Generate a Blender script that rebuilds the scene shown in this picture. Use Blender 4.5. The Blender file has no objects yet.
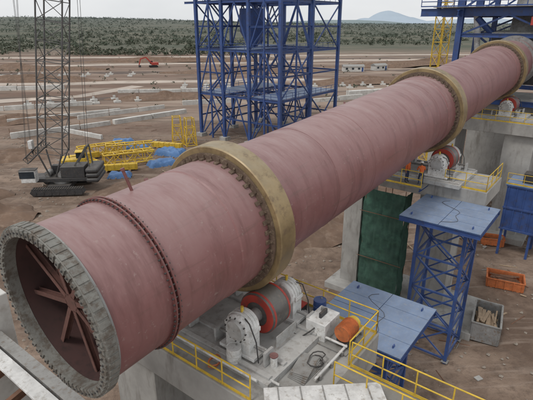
import bpy, bmesh, math, random
from mathutils import Vector, Matrix, noise
random.seed(7)
R=random.Random(11)
D=bpy.data
scene=bpy.context.scene
V=Vector
# ------------------------------------------------------------------ materials
def nt(m):
    m.use_nodes=True
    t=m.node_tree; t.nodes.clear(); return t
def N(t,typ,**k):
    n=t.nodes.new(typ)
    for a,b in k.items():
        if a in n.inputs: n.inputs[a].default_value=b
        else: setattr(n,a,b)
    return n
def mixc(t,fac,a,b,mode='MIX'):
    n=t.nodes.new('ShaderNodeMix'); n.data_type='RGBA'; n.blend_type=mode
    for idx,v in ((0,fac),(6,a),(7,b)):
        if isinstance(v,bpy.types.NodeSocket): t.links.new(v,n.inputs[idx])
        elif idx==0: n.inputs[0].default_value=v
        else: n.inputs[idx].default_value=(*v,1)
    return n.outputs[2]
def mrange(t,src,a,b,c=0.,d=1.):
    n=t.nodes.new('ShaderNodeMapRange'); n.clamp=True
    t.links.new(src,n.inputs[0])
    for i,v in enumerate((a,b,c,d)): n.inputs[i+1].default_value=v
    return n.outputs[0]
def noisen(t,vec,scale,detail=5,rough=.6,dist=0.,stretch=None):
    if stretch:
        mp=t.nodes.new('ShaderNodeMapping'); mp.inputs['Scale'].default_value=stretch
        t.links.new(vec,mp.inputs[0]); vec=mp.outputs[0]
    n=N(t,'ShaderNodeTexNoise',Scale=scale,Detail=min(detail,4.5),Roughness=rough,Distortion=0.)
    t.links.new(vec,n.inputs['Vector']); return n.outputs[0]
def mat(name,c,c2=None,rough=.65,metal=0.,var=.22,scale=.8,bump=.15,bscale=12.,dust=0.,dustc=(.3,.23,.17),patch=(.52,.68),streak=False):
    m=D.materials.new(name); t=nt(m)
    o=N(t,'ShaderNodeOutputMaterial'); b=N(t,'ShaderNodeBsdfPrincipled',Metallic=metal)
    t.links.new(b.outputs[0],o.inputs[0])
    tc=N(t,'ShaderNodeTexCoord').outputs['Object']
    n1=noisen(t,tc,scale,4,.65)
    f=mrange(t,n1,.3,.7)
    col=mixc(t,f,tuple(x*(1-var) for x in c),tuple(min(1,x*(1+var)) for x in c))
    if c2:
        n2=noisen(t,tc,scale*2.3,4,.7,0,(1,1,.25) if streak else None)
        col=mixc(t,mrange(t,n2,patch[0],patch[1],0,.85),col,c2)
    if dust:
        g=N(t,'ShaderNodeNewGeometry'); s=N(t,'ShaderNodeSeparateXYZ'); t.links.new(g.outputs['Normal'],s.inputs[0])
        up=mrange(t,s.outputs[2],.3,.95)
        n3=n2 if c2 else n1
        mm=N(t,'ShaderNodeMath',operation='MULTIPLY'); t.links.new(up,mm.inputs[0]); t.links.new(mrange(t,n3,.3,.65,1.,.3),mm.inputs[1])
        m2=N(t,'ShaderNodeMath',operation='MULTIPLY'); t.links.new(mm.outputs[0],m2.inputs[0]); m2.inputs[1].default_value=dust
        col=mixc(t,m2.outputs[0],col,dustc)
    t.links.new(col,b.inputs['Base Color'])
    t.links.new(mrange(t,n1,.3,.7,max(.05,rough-.12),min(1,rough+.12)),b.inputs['Roughness'])
    if bump>.2:
        nb=noisen(t,tc,bscale,3,.7)
        bp=N(t,'ShaderNodeBump',Strength=bump,Distance=.02); t.links.new(nb,bp.inputs['Height']); t.links.new(bp.outputs[0],b.inputs['Normal'])
    return m
BLUE=mat('blue_paint',(.036,.078,.235),(.05,.06,.12),rough=.5,dust=.4,dustc=(.2,.23,.32))
DECKB=mat('blue_deck_paint',(.145,.23,.39),(.27,.30,.35),rough=.6,scale=1.2,dust=.55,dustc=(.34,.36,.40))
YEL=mat('yellow_paint',(.64,.43,.045),(.42,.28,.08),rough=.5,scale=2.)
CONC=mat('concrete',(.34,.33,.31),(.20,.185,.165),rough=.9,scale=.5,bump=.35,bscale=8,streak=True)
CONCL=mat('pale_concrete',(.55,.54,.51),(.38,.35,.32),rough=.9,scale=.4,bump=.3)
STEEL=mat('grey_steel',(.28,.28,.275),(.19,.14,.10),rough=.55,metal=.3,scale=2,dust=.55,dustc=(.40,.38,.34))
BASEP=mat('light_grey_machine_paint',(.42,.42,.41),(.27,.24,.21),rough=.6,scale=1.5,dust=.5,dustc=(.44,.41,.37))
ROLL=mat('roller_steel',(.13,.125,.12),(.22,.19,.16),rough=.45,metal=.4,scale=2,dust=.5,dustc=(.3,.27,.23))
MAST=mat('grey_crane_paint',(.085,.085,.085),(.13,.11,.09),rough=.6,scale=2)
DARK=mat('dark_steel',(.04,.04,.042),(.08,.065,.055),rough=.55,scale=2,dust=.5,dustc=(.18,.155,.13))
WHITE=mat('white_machine_paint',(.66,.66,.645),(.38,.35,.31),rough=.5,scale=2.,dust=.2)
TYRE=mat('machined_tyre_steel',(.30,.22,.115),(.18,.125,.08),rough=.5,metal=.4,scale=.9,var=.3,dust=.6,dustc=(.42,.37,.28))
PADS=mat('tyre_pad_steel',(.13,.09,.065),(.27,.21,.145),rough=.65,metal=.2,scale=3)
NOSE=mat('nose_ring_casting',(.21,.205,.185),(.115,.09,.07),rough=.7,metal=.2,scale=1.6,bump=.5,patch=(.46,.62))
REDP=mat('red_primer',(.18,.068,.062),(.12,.055,.048),rough=.65,scale=1.5,dust=.4,dustc=(.34,.25,.235))
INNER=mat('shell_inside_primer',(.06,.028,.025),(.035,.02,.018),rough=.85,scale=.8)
SPID=mat('spider_primer',(.13,.06,.048),(.08,.045,.035),rough=.8,scale=2)
ORAN=mat('orange_paint',(.50,.15,.05),(.30,.12,.06),rough=.6,scale=3)
REDV=mat('red_vehicle_paint',(.40,.05,.035),(.2,.06,.05),rough=.5)
RUST=mat('rusty_steel',(.17,.085,.05),(.09,.05,.035),rough=.8,scale=2)
WOOD=mat('weathered_timber',(.34,.25,.17),(.22,.17,.12),rough=.85,scale=3)
TARP=mat('blue_tarp',(.08,.18,.38),(.14,.25,.44),rough=.5,bump=.8,bscale=4)
GREEN=mat('green_net',(.045,.105,.075),(.03,.07,.053),rough=.9,scale=.8,bump=.9,bscale=5,patch=(.4,.6))
GLASS=mat('cab_glass',(.03,.04,.05),rough=.15,bump=0)
RUBB=mat('rubber',(.02,.02,.02),rough=.85)
GRAT=mat('steel_grating',(.20,.20,.19),(.30,.28,.25),rough=.6,metal=.2,scale=3,dust=.5,dustc=(.34,.31,.27))
SOILD=mat('dirt_pile_soil',(.165,.108,.076),(.24,.173,.128),rough=.95,scale=.5,bump=.9,bscale=3)
ROCK=mat('rock',(.28,.24,.20),(.18,.14,.11),rough=.95,scale=2)
SKIN=mat('skin',(.30,.16,.10),rough=.6,bump=0); VEST=mat('orange_workwear',(.62,.13,.03),rough=.8,scale=6)
TROU=mat('dark_blue_trousers',(.03,.04,.08),rough=.9,scale=6); HELM=mat('helmet_plastic',(.7,.68,.62),rough=.35,bump=0,var=.05)
HAIR=mat('dark_hair',(.02,.015,.01),rough=.7); HELMY=mat('yellow_helmet',(.7,.45,.04),rough=.35,bump=0,var=.05)
def shellmat():
    m=D.materials.new('kiln_shell_primer'); t=nt(m)
    o=N(t,'ShaderNodeOutputMaterial'); b=N(t,'ShaderNodeBsdfPrincipled'); t.links.new(b.outputs[0],o.inputs[0])
    tc=N(t,'ShaderNodeTexCoord').outputs['Object']
    sx=N(t,'ShaderNodeSeparateXYZ'); t.links.new(tc,sx.inputs[0])
    dv=N(t,'ShaderNodeMath',operation='DIVIDE'); t.links.new(sx.outputs[0],dv.inputs[0]); dv.inputs[1].default_value=5.8
    fl=N(t,'ShaderNodeMath',operation='FLOOR'); t.links.new(dv.outputs[0],fl.inputs[0])
    wn=N(t,'ShaderNodeTexWhiteNoise',noise_dimensions='1D'); t.links.new(fl.outputs[0],wn.inputs['W'])
    base=mixc(t,wn.outputs[0],(.195,.076,.075),(.235,.100,.096))
    n1=noisen(t,tc,.45,8,.7)
    base=mixc(t,mrange(t,n1,.4,.68,0,.6),base,(.275,.145,.136))
    n2=noisen(t,tc,1.0,7,.75,0,(1.6,.3,.3))
    base=mixc(t,mrange(t,n2,.50,.70,0,.7),base,(.135,.056,.052))
    n4=noisen(t,tc,4.5,8,.8)
    base=mixc(t,mrange(t,n4,.60,.70,0,.55),base,(.37,.29,.26))
    n6=noisen(t,tc,.8,8,.75,0,(.25,3,3))
    base=mixc(t,mrange(t,n6,.57,.70,0,.5),base,(.12,.07,.055))
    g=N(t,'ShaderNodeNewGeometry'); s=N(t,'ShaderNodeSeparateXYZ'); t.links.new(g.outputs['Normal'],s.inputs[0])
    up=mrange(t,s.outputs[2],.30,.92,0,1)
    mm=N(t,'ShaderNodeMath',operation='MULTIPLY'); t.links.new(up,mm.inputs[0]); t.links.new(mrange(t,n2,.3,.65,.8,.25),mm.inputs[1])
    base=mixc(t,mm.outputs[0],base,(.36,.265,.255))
    t.links.new(base,b.inputs['Base Color'])
    t.links.new(mrange(t,n1,.3,.7,.40,.6),b.inputs['Roughness'])
    bp=N(t,'ShaderNodeBump',Strength=.25,Distance=.04); t.links.new(noisen(t,tc,1.1,3,.6),bp.inputs['Height']); t.links.new(bp.outputs[0],b.inputs['Normal'])
    return m
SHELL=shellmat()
def groundmat():
    m=D.materials.new('ground_soil'); t=nt(m)
    o=N(t,'ShaderNodeOutputMaterial'); b=N(t,'ShaderNodeBsdfPrincipled',Roughness=.95); t.links.new(b.outputs[0],o.inputs[0])
    g=N(t,'ShaderNodeNewGeometry'); P=g.outputs['Position']
    s=N(t,'ShaderNodeSeparateXYZ'); t.links.new(P,s.inputs[0])
    n1=noisen(t,P,.12,9,.75)
    c=mixc(t,mrange(t,n1,.38,.60),(.125,.082,.058),(.265,.192,.143))
    n2=noisen(t,P,.9,9,.78)
    c=mixc(t,mrange(t,n2,.48,.68,0,.7),c,(.095,.064,.047))
    n3=noisen(t,P,.35,6,.7,0,(.2,2.2,1))
    c=mixc(t,mrange(t,n3,.53,.66,0,.6),c,(.33,.26,.21))
    nb=noisen(t,P,.02,7,.65,0,(.3,2.8,1))
    band=mixc(t,mrange(t,nb,.42,.60),(.155,.095,.068),(.34,.265,.21))
    n5=noisen(t,P,.06,8,.78,0,(.4,2.4,1))
    band=mixc(t,mrange(t,n5,.50,.60,0,.85),band,(.105,.075,.053))
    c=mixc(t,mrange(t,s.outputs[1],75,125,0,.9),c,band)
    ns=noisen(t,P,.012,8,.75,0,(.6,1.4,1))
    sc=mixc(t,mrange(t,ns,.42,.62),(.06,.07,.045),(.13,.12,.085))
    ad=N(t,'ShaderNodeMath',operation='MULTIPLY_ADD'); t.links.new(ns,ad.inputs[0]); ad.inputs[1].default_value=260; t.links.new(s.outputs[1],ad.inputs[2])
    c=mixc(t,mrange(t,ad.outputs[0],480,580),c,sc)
    c=mixc(t,mrange(t,s.outputs[1],700,3500,0,.75),c,(.15,.18,.185))  # distance haze painted into the soil colour, blue-grey further out
    t.links.new(c,b.inputs['Base Color'])
    bp=N(t,'ShaderNodeBump',Strength=.9,Distance=.2); t.links.new(n2,bp.inputs['Height']); t.links.new(bp.outputs[0],b.inputs['Normal'])
    return m
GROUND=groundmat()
ROADM=mat('dirt_road_surface',(.43,.365,.31),(.31,.245,.195),rough=.95,scale=.06,bump=.3,bscale=1)
MUD=mat('dark_wet_soil',(.10,.07,.055),(.17,.12,.09),rough=.9,scale=.1,bump=.4,bscale=1)
# ------------------------------------------------------------------ terrain height
def sm(x): x=max(0,min(1,x)); return x*x*(3-2*x)
def H(x,y):
    z=0
    if y<85: z+=sm((85-y)/25)*(.35*noise.noise(V((x*.13,y*.13,5)))+.12*noise.noise(V((x*.45,y*.45,1))))
    if y>380:
        lft=sm((500-x)/1400)
        z+=sm((y-420)/1500)*(14+24*lft)*(1+.45*noise.noise(V((x*.0016,y*.0012,0))))
        z+=3*sm((y-400)/300)*noise.noise(V((x*.006,y*.006,3)))
    return z
# ------------------------------------------------------------------ builder
class Part:
    def __init__(s,name,m,bevel=0): s.name=name; s.m=m; s.v=[]; s.f=[]; s.bevel=bevel
    def poly(s,vs,fs):
        o=len(s.v); s.v+= [V(x) for x in vs]; s.f+=[tuple(i+o for i in f) for f in fs]; return s
    def box(s,c,size,rot=None):
        c=V(c); hx,hy,hz=[a/2 for a in size]
        vs=[V((x,y,z)) for x in(-hx,hx) for y in(-hy,hy) for z in(-hz,hz)]
        if rot: vs=[rot@v for v in vs]
        return s.poly([v+c for v in vs],[(0,1,3,2),(4,6,7,5),(0,4,5,1),(2,3,7,6),(0,2,6,4),(1,5,7,3)])
    def frame(s,p,q,up=None):
        d=(q-p).normalized(); up=V(up) if up else V((0,0,1))
        if abs(d.dot(up))>.98: up=V((1,0,0))
        a=d.cross(up).normalized(); b=a.cross(d).normalized(); return d,a,b
    def beam(s,p,q,w,h=None,up=None):
        p=V(p);q=V(q);h=h or w; d,a,b=s.frame(p,q,up)
        vs=[e+a*x*w/2+b*y*h/2 for e in(p,q) for x,y in((-1,-1),(1,-1),(1,1),(-1,1))]
        return s.poly(vs,[(3,2,1,0),(4,5,6,7),(0,1,5,4),(1,2,6,5),(2,3,7,6),(3,0,4,7)])
    def ibeam(s,p,q,w,h,t=.03,up=None):
        p=V(p);q=V(q); d,a,b=s.frame(p,q,up)
        s.beam(p+b*(h/2-t/2),q+b*(h/2-t/2),w,t,b); s.beam(p-b*(h/2-t/2),q-b*(h/2-t/2),w,t,b)
        return s.beam(p,q,t*.8,h-2*t,b)
    def cyl(s,p,q,r,r2=None,n=14,caps=True):
        p=V(p);q=V(q); r2=r if r2 is None else r2; d,a,b=s.frame(p,q)
        vs=[];fs=[]
        for e,rr in((p,r),(q,r2)):
            for i in range(n):
                an=2*math.pi*i/n; vs.append(e+a*math.cos(an)*rr+b*math.sin(an)*rr)
        for i in range(n): fs.append((i,(i+1)%n,n+(i+1)%n,n+i))
        if caps: fs+=[tuple(range(n-1,-1,-1)),tuple(range(n,2*n))]
        return s.poly(vs,fs)
    def tube(s,pts,r,n=8):
        for a,b in zip(pts,pts[1:]): s.cyl(a,b,r,n=n)
        return s
    def rev(s,prof,n=64,closed=True,o=(0,0,0)):
        o=V(o);vs=[];fs=[];k=len(prof)
        for i in range(n):
            an=2*math.pi*i/n
            for x,r in prof: vs.append(o+V((x,r*math.cos(an),r*math.sin(an))))
        for i in range(n):
            j=(i+1)%n
            for a in range(k if closed else k-1):
                b=(a+1)%k; fs.append((i*k+a,i*k+b,j*k+b,j*k+a))
        return s.poly(vs,fs)
    def revz(s,prof,n=24,o=(0,0,0)):
        q=Part('t',None); q.rev([(z,r) for r,z in prof],n,closed=False)
        return s.poly([V((v.y,v.z,v.x))+V(o) for v in q.v],q.f)
class Obj:
    def __init__(s,name,M=None): s.name=name; s.M=M or Matrix(); s.p={}
    def __call__(s,pn,m=None,bevel=0):
        if pn not in s.p: s.p[pn]=Part(pn,m,bevel)
        return s.p[pn]
    def done(s):
        e=D.objects.new(s.name,None); scene.collection.objects.link(e); e.matrix_world=s.M; e.empty_display_size=.5
        for pn,p in s.p.items():
            me=D.meshes.new(pn); me.from_pydata([tuple(v) for v in p.v],[],p.f)
            bm=bmesh.new(); bm.from_mesh(me); bmesh.ops.recalc_face_normals(bm,faces=bm.faces); bm.to_mesh(me); bm.free()
            me.polygons.foreach_set('use_smooth',[True]*len(me.polygons)); me.set_sharp_from_angle(angle=math.radians(32))
            me.materials.append(p.m)
            ob=D.objects.new(pn,me); scene.collection.objects.link(ob); ob.parent=e
            if p.bevel:
                b=ob.modifiers.new('b','BEVEL'); b.width=p.bevel; b.segments=2; b.limit_method='ANGLE'
        return e
def T(x,y,z=0,rz=0): return Matrix.Translation((x,y,z))@Matrix.Rotation(math.radians(rz),4,'Z')
A=V((-5.84,11.2,14.4)); B=V((29.6,57.3,17.9))
ax=(B-A).normalized(); h=V((ax.x,ax.y,0)).normalized(); left=V((-h.y,h.x,0))
def frm(o,x,y,z):
    m=Matrix((x,y,z)).transposed().to_4x4(); m.translation=o; return m
KM=frm(A,ax,left,ax.cross(left)); 
KG=frm(V((A.x,A.y,0)),h,left,V((0,0,1)))
def k(s,r,z): return V((s,-r,z))
def zc(s): return 14.4+.0602*s
TY=[7.0,28.1,48.9]
# ------------------------------------------------------------------ kiln
def kiln():
    o=Obj('rotary_kiln',KM); RO=2.5; RI=2.4; L=56.5; X0=-.38
    sh=o('shell',SHELL)
    pr=[(X0+.3,RI),(L,RI),(L,RO)]
    pts=[]
    for t_ in reversed(TY):
        pts+=[(t_+2.,RO),(t_+1.95,RO+.04),(t_-1.95,RO+.04),(t_-2.,RO)]
    pr+=pts+[(X0+.3,RO)]
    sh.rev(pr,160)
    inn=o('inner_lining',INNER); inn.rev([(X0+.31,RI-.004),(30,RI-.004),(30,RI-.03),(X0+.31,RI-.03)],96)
    w=o('weld_seams',SHELL)
    for x in (11.6,15.2,24.6,33.2,43.,53.2):
        w.rev([(x-.03,RO-.01),(x-.02,RO+.010),(x+.02,RO+.010),(x+.03,RO-.01)],160)
    nr=o('nose_ring',NOSE)
    nr.rev([(X0,2.36),(X0,2.63),(X0+.05,2.67),(X0+.34,2.67),(X0+.34,2.36)],144)
    nb=o('nose_segments',NOSE,.004)
    n=68
    for i in range(n):
        an=2*math.pi*i/n; rot=Matrix.Rotation(an,3,'X')
        nb.box(rot@V((X0-.02+R.uniform(-.006,.006),0,2.495)),(.06,.15,.24),rot)
        nb.box(rot@V((X0+.17,0,2.672)),(.30,.17,.04),rot)
    bo=o('nose_bolts',DARK)
    for i in range(n):
        an=2*math.pi*i/n; c=V((0,math.sin(an),math.cos(an)))
        bo.cyl(c*2.5+V((X0-.08,0,0)),c*2.5+V((X0-.03,0,0)),.03,n=6)
    tb=o('clamp_ring',STEEL); tb.rev([(X0+.36,RO),(X0+.36,RO+.07),(X0+.44,RO+.07),(X0+.44,RO)],144)
    fl=o('flange_ring',REDP)
    for x0 in (1.96,2.10):
        fl.rev([(x0,RO-.01),(x0,RO+.13),(x0+.05,RO+.13),(x0+.05,RO-.01)],144)
    fb=o('flange_bolts',DARK)
    for i in range(80):
        an=2*math.pi*i/80; c=V((0,math.sin(an),math.cos(an)))*(RO+.08)
        fb.cyl(c+V((1.90,0,0)),c+V((2.21,0,0)),.026,n=6)
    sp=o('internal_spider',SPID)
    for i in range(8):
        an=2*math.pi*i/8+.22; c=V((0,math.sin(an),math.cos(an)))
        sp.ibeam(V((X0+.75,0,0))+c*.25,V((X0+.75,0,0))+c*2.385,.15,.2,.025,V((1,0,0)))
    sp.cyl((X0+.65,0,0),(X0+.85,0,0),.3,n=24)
    for i in range(8):
        a0=2*math.pi*i/8+.22; a1=2*math.pi*(i+1)/8+.22
        sp.beam(V((X0+1.05,math.sin(a0)*1.3,math.cos(a0)*1.3)),V((X0+1.05,math.sin(a1)*1.3,math.cos(a1)*1.3)),.10,.14)
    for i in range(6):
        an=2*math.pi*i/6; c=V((0,math.sin(an),math.cos(an)))
        sp.beam(V((4.3,0,0))+c*.1,V((4.3,0,0))+c*2.385,.15,.15,V((1,0,0)))
    st=o('stub_pipe',REDP); st.cyl((3.1,.25,2.45),(3.0,.42,3.2),.05,n=14); st.cyl((3.005,.41,3.15),(2.995,.43,3.23),.07,n=14)
    for i,t_ in enumerate(TY):
        ty=o('riding_ring',TYRE) if i==0 else o('riding_ring_%d'%(i+1),TYRE)
        ty.rev([(t_-.45,2.61),(t_-.45,2.98),(t_-.41,3.02),(t_+.41,3.02),(t_+.45,2.98),(t_+.45,2.61)],192)
        rr=o('retaining_rings',PADS)
        for sg in(-1,1):
            x=t_+sg*.50
            rr.rev([(x-.045,2.52),(x-.045,2.78),(x+.045,2.78),(x+.045,2.52)],144)
        pd=o('retaining_pads',PADS,.004)
        for j in range(44):
            an=2*math.pi*j/44; rot=Matrix.Rotation(an,3,'X')
            for sg in(-1,1):
                pd.box(rot@V((t_+sg*.65,0,2.57)),(.20,.15,.07),rot)
                pd.box(rot@V((t_+sg*.57,0,2.64)),(.05,.08,.14),rot)
    lg=o('lifting_lugs',SHELL)
    for x,an in ((4.4,-.5),(18,-.35),(40,-.3)):
        rot=Matrix.Rotation(an,3,'X'); lg.box(rot@V((x,0,2.54)),(.14,.04,.1),rot)
    lb=o('paper_labels',WHITE)
    for x,an in ((3.6,-1.25),(10.2,-1.1),(19,-1.2)):
        rot=Matrix.Rotation(an,3,'X'); lb.box(rot@V((x,0,2.502)),(.22,.16,.008),rot)
    fe=o('feed_end_seal',STEEL); fe.rev([(56.4,2.2),(56.4,2.85),(56.9,2.85),(56.9,2.2)],96); fe.rev([(54.6,2.5),(54.6,2.7),(54.75,2.7),(54.75,2.5)],96)
    o.done()
    c=Obj('feed_inlet_chamber',KM)
    c('housing',DARK,.03).box((59.2,0,.2),(4.0,5.4,5.6))
    for i in range(5): c('stiffeners',STEEL).box((57.5+i*.8,0,.2),(.1,5.6,5.8))
    c.done()
kiln()
# ------------------------------------------------------------------ roller stations and piers
def railing(p,path,h=1.1,r=.028,step=1.3,mid=2):
    path=[V(x) for x in path]
    for a,b in zip(path,path[1:]):
        L=(b-a).length; n=max(1,round(L/step))
        for i in range(n+1):
            q=a.lerp(b,i/n); p.cyl(q,q+V((0,0,h)),r,n=8)
        for j in range(1,mid+1):
            z=V((0,0,h*j/mid)); p.cyl(a+z,b+z,r,n=8)
        p.beam(a+V((0,0,.07)),b+V((0,0,.07)),.012,.13)
def station(s,zt):
    o=Obj('support_roller_station',KG@Matrix.Translation((s,0,0))); za=zc(s)
    bp=o('base_frame',BASEP,.01); bp.box((0,0,zt+.14),(4.6,7.6,.28)); 
    for x in(-2.0,-1.1,1.1,2.0): bp.box((x,0,zt+.33),(.2,7.4,.10))
    al=math.radians(30); rc=3.02+.86
    for sg in(-1,1):
        y=sg*rc*math.sin(al); z=za-rc*math.cos(al)
        ro=o('roller',ROLL); ro.rev([(-.55,.05),(-.55,.80),(-.5,.86),(.5,.86),(.55,.80),(.55,.05)],56,o=(0,y,z))
        rp=o('roller_rim',REDV)
        for e in(-1,1): rp.rev([(e*.553,.5),(e*.553,.80),(e*.575,.80),(e*.575,.5)],48,o=(0,y,z)); rp.rev([(e*.40,.862),(e*.40,.868),(e*.5,.868),(e*.5,.862)],56,o=(0,y,z))
        o('shaft',STEEL).cyl((-1.9,y,z),(1.9,y,z),.27,n=24)
        for e in(-1,1):
            hb=o('bearing_housing',WHITE,.015)
            x=e*1.42
            hb.rev([(x-.38,.02),(x-.38,.5),(x-.3,.58),(x+.3,.58),(x+.38,.5),(x+.38,.02)],32,o=(0,y,z))
            for q in(-.16,0,.16): hb.rev([(x+q-.02,.5),(x+q-.02,.63),(x+q+.02,.63),(x+q+.02,.5)],32,o=(0,y,z))
            hb.box((x,y,(z+zt+.38)/2-.12),(.62,1.15,z-zt-.38+.16))
            hb.box((x,y,zt+.46),(.8,1.7,.14)); hb.box((x,y,z),(.5,1.36,.18))
            ec=o('bearing_end_cap',BASEP)
            ec.rev([(x+e*.38,.02),(x+e*.38,.44),(x+e*.5,.38),(x+e*.5,.02)],28,o=(0,y,z))
            for i in range(12):
                an=2*math.pi*i/12; o('cap_bolts',DARK).cyl((x+e*.37,y+.49*math.cos(an),z+.49*math.sin(an)),(x+e*.43,y+.49*math.cos(an),z+.49*math.sin(an)),.03,n=6)
            for i in (-1,1): o('adjusting_screws',STEEL).cyl((x,y+i*.55,zt+.75),(x,y+i*1.2,zt+.75),.06,n=10); o('screw_brackets',BASEP).box((x,y+i*1.22,zt+.6),(.5,.1,.6))
            o('lubricator',YEL).cyl((x,y,z+.56),(x,y,z+.8),.06,n=10)
            o('water_pipes',DARK).tube([V((x+e*.2,y+sg*.3,z+.5)),V((x+e*.3,y+sg*.6,z+.45)),V((x+e*.3,y+sg*.9,z-.2)),V((x+e*.3,y+sg*1.0,zt+.4))],.025)
        o('roller_side_guard',BASEP).box((0,y+sg*1.02,zt+.65),(1.3,.03,.5))
    o.done()
def pier(s0,s1,zt,thick,cols,name='concrete_pier'):
    o=Obj(name,KG)
    o('cap_slab',CONC,.04).box(((s0+s1)/2,0,zt-thick/2),(s1-s0,11,thick))
    for (a,b,r0,r1) in cols:
        o('columns',CONC,.04).box(((a+b)/2,-(r0+r1)/2,(zt-thick-.6)/2),(b-a,r1-r0,zt-thick+.6))
    o('footing',CONC,.03).box(((s0+s1)/2,0,.15),(s1-s0+1.2,12.4,.9))
    o.done()
Z1=10.0; Z2=11.35; Z3=12.6
pier(3.9,10.1,Z1,1.5,[(4.4,9.6,-5.2,-2.2),(4.4,9.6,2.0,5.2)]); station(TY[0],Z1)
pier(26.7,31.0,Z2,1.1,[(27.4,30.4,-5.4,-3.8),(28.2,30.4,.6,3.4)]); station(TY[1]+.4,Z2)
pier(46.2,51.6,Z3,1.2,[(46.8,51,-5.2,-2.4),(46.8,51,2.4,5.2)]); station(TY[2],Z3)
g=Obj('yellow_guard_rail',KG); p=g('rails',YEL)
railing(p,[k(10.0,-1.,Z1),k(10.0,5.4,Z1),k(7.6,5.4,Z1)]); railing(p,[k(4.0,3.6,Z1),k(4.0,-5.4,Z1),k(10.,-5.4,Z1),k(10.0,-1.2,Z1)])
g.done()
c=Obj('steel_catwalk',KG); c('deck',GRAT).box(k(6.95,8.5,Z1-.06),(1.3,6.2,.08))
for s_ in(6.3,7.6): c('stringers',BLUE).ibeam(k(s_,5.5,Z1-.22),k(s_,11.6,Z1-.22),.12,.25,.02)
railing(c('rails',YEL),[k(6.3,5.5,Z1),k(6.3,11.6,Z1)]); railing(c('rails'),[k(7.6,5.5,Z1),k(7.6,11.6,Z1)])
for r_ in(8.5,11.4):
    for s_ in(6.35,7.55): c('posts',BLUE).beam(k(s_,r_,-.5),k(s_,r_,Z1-.35),.16)
c.done()
g=Obj('yellow_guard_rail',KG); p=g('rails',YEL)
railing(p,[k(26.8,2.6,Z2),k(26.8,5.4,Z2),k(30.9,5.4,Z2)]); railing(p,[k(26.8,-5.4,Z2),k(26.8,-2.9,Z2)]); g.done()
g=Obj('yellow_guard_rail',KG); p=g('rails',YEL)
railing(p,[k(46.3,-5.4,Z3),k(46.3,5.4,Z3),k(51.5,5.4,Z3)]); g.done()
def platform(sc,rc_,z,side,leg,ht0=-.5):
    o=Obj('blue_work_platform',KG); hs=side/2
    dk=o('deck_plates',DECKB,.005)
    n=4; w=side/n
    for i in range(n):
        for j in range(2):
            dk.box(k(sc-hs+w*(i+.5),rc_+(-.25+.5*j)*side,z+.01*R.random()),(w-.03,side/2-.03,.05))
    jo=o('deck_beams',BLUE)
    for e in(-1,1):
        jo.ibeam(k(sc+e*(hs-.08),rc_-hs,z-.2),k(sc+e*(hs-.08),rc_+hs,z-.2),.15,.3,.02)
        jo.ibeam(k(sc-hs+.2,rc_+e*(hs-.08),z-.2),k(sc+hs-.2,rc_+e*(hs-.08),z-.2),.15,.29,.02)
    for e in(-.3,0,.3): jo.ibeam(k(sc-hs+.2,rc_+e*side,z-.2),k(sc+hs-.2,rc_+e*side,z-.2),.12,.25,.02)
    lg=o('trestle_legs',BLUE); q=leg/2
    cs=[(-q,-q),(q,-q),(q,q),(-q,q)]
    for a,b in cs: lg.beam(k(sc+a,rc_+b,ht0),k(sc+a,rc_+b,z-.36),.2); o('leg_base_plates',STEEL).box(k(sc+a,rc_+b,.12),(.45,.45,.04))
    lev=[.3,(z-.5)*.27,(z-.5)*.52,(z-.5)*.76,z-.5]
    for i in range(4):
        (a,b),(c_,d)=cs[i],cs[(i+1)%4]
        for j,l in enumerate(lev):
            lg.beam(k(sc+a,rc_+b,l),k(sc+c_,rc_+d,l),.12)
            if j<4:
                lg.beam(k(sc+a,rc_+b,l),k(sc+c_,rc_+d,lev[j+1]),.09); lg.beam(k(sc+c_,rc_+d,l),k(sc+a,rc_+b,lev[j+1]),.09)
    it=o('deck_lugs',BLUE)
    for a in(-.38,.38):
        for b in(-.38,.38): it.box(k(sc+a*side,rc_+b*side,z+.1),(.2,.06,.15))
    ca=o('cable',DARK); pts=[]
    for i in range(14):
        f=i/13; pts.append(k(sc-hs*.8+f*side*.8,rc_+.8*math.sin(f*5)+.3*math.sin(f*13),z+.045))
    ca.tube(pts,.012,6)
    o.done()
platform(24.2,4.0,10.4,5.0,3.0)
platform(15.0,3.2,7.2,5.1,3.0)
g=Obj('green_scaffold_net',KG); 
x0,x1,r0,r1,zt=26.6,28.1,-3.3,.1,9.9
pp=g('net',GREEN)
def sheet(a,b,zt):
    n=40;m=70;vs=[];fs=[]
    nn=(b-a).normalized().cross(V((0,0,1)))
    for i in range(n+1):
        for j in range(m+1):
            q=a.lerp(b,i/n)+V((0,0,zt*j/m)); bay=abs(math.sin(math.pi*q.z/2)); dd=.12*noise.noise(q*1.3)*bay+.07*noise.noise(V((q.x*5,q.y*5,q.z*1.5)))-.08*bay
            vs.append(q+nn*dd)
    for i in range(n):
        for j in range(m): a_=i*(m+1)+j; fs.append((a_,a_+1,a_+m+2,a_+m+1))
    pp.poly(vs,fs)
sheet(k(x0,r0,0),k(x0,r1,0),zt); sheet(k(x0,r1,0),k(x1,r1,0),zt); sheet(k(x0,r0,0),k(x1,r0,0),zt)
sc=g('scaffold_tubes',RUST)
for s_ in(x0+.15,x1):
    for r_ in(r0+.1,(r0+r1)/2,r1-.1): sc.cyl(k(s_,r_,-.3),k(s_,r_,zt+.3),.03,n=8)
for z in(4,8): sc.cyl(k(x0-.13,r0-.2,z),k(x0-.13,r1+.2,z),.025,n=8)
g.done()
m_=Obj('hydraulic_drive_unit',KG)
m_('tank',WHITE,.03).box(k(8.7,3.6,Z1+.45),(1.2,.9,.8)); m_('skid',STEEL).box(k(8.7,4.0,Z1+.03),(1.5,2.2,.06))
m_('motor',ORAN).cyl(k(8.3,4.7,Z1+.65),k(9.1,4.7,Z1+.65),.33,n=24)
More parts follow.
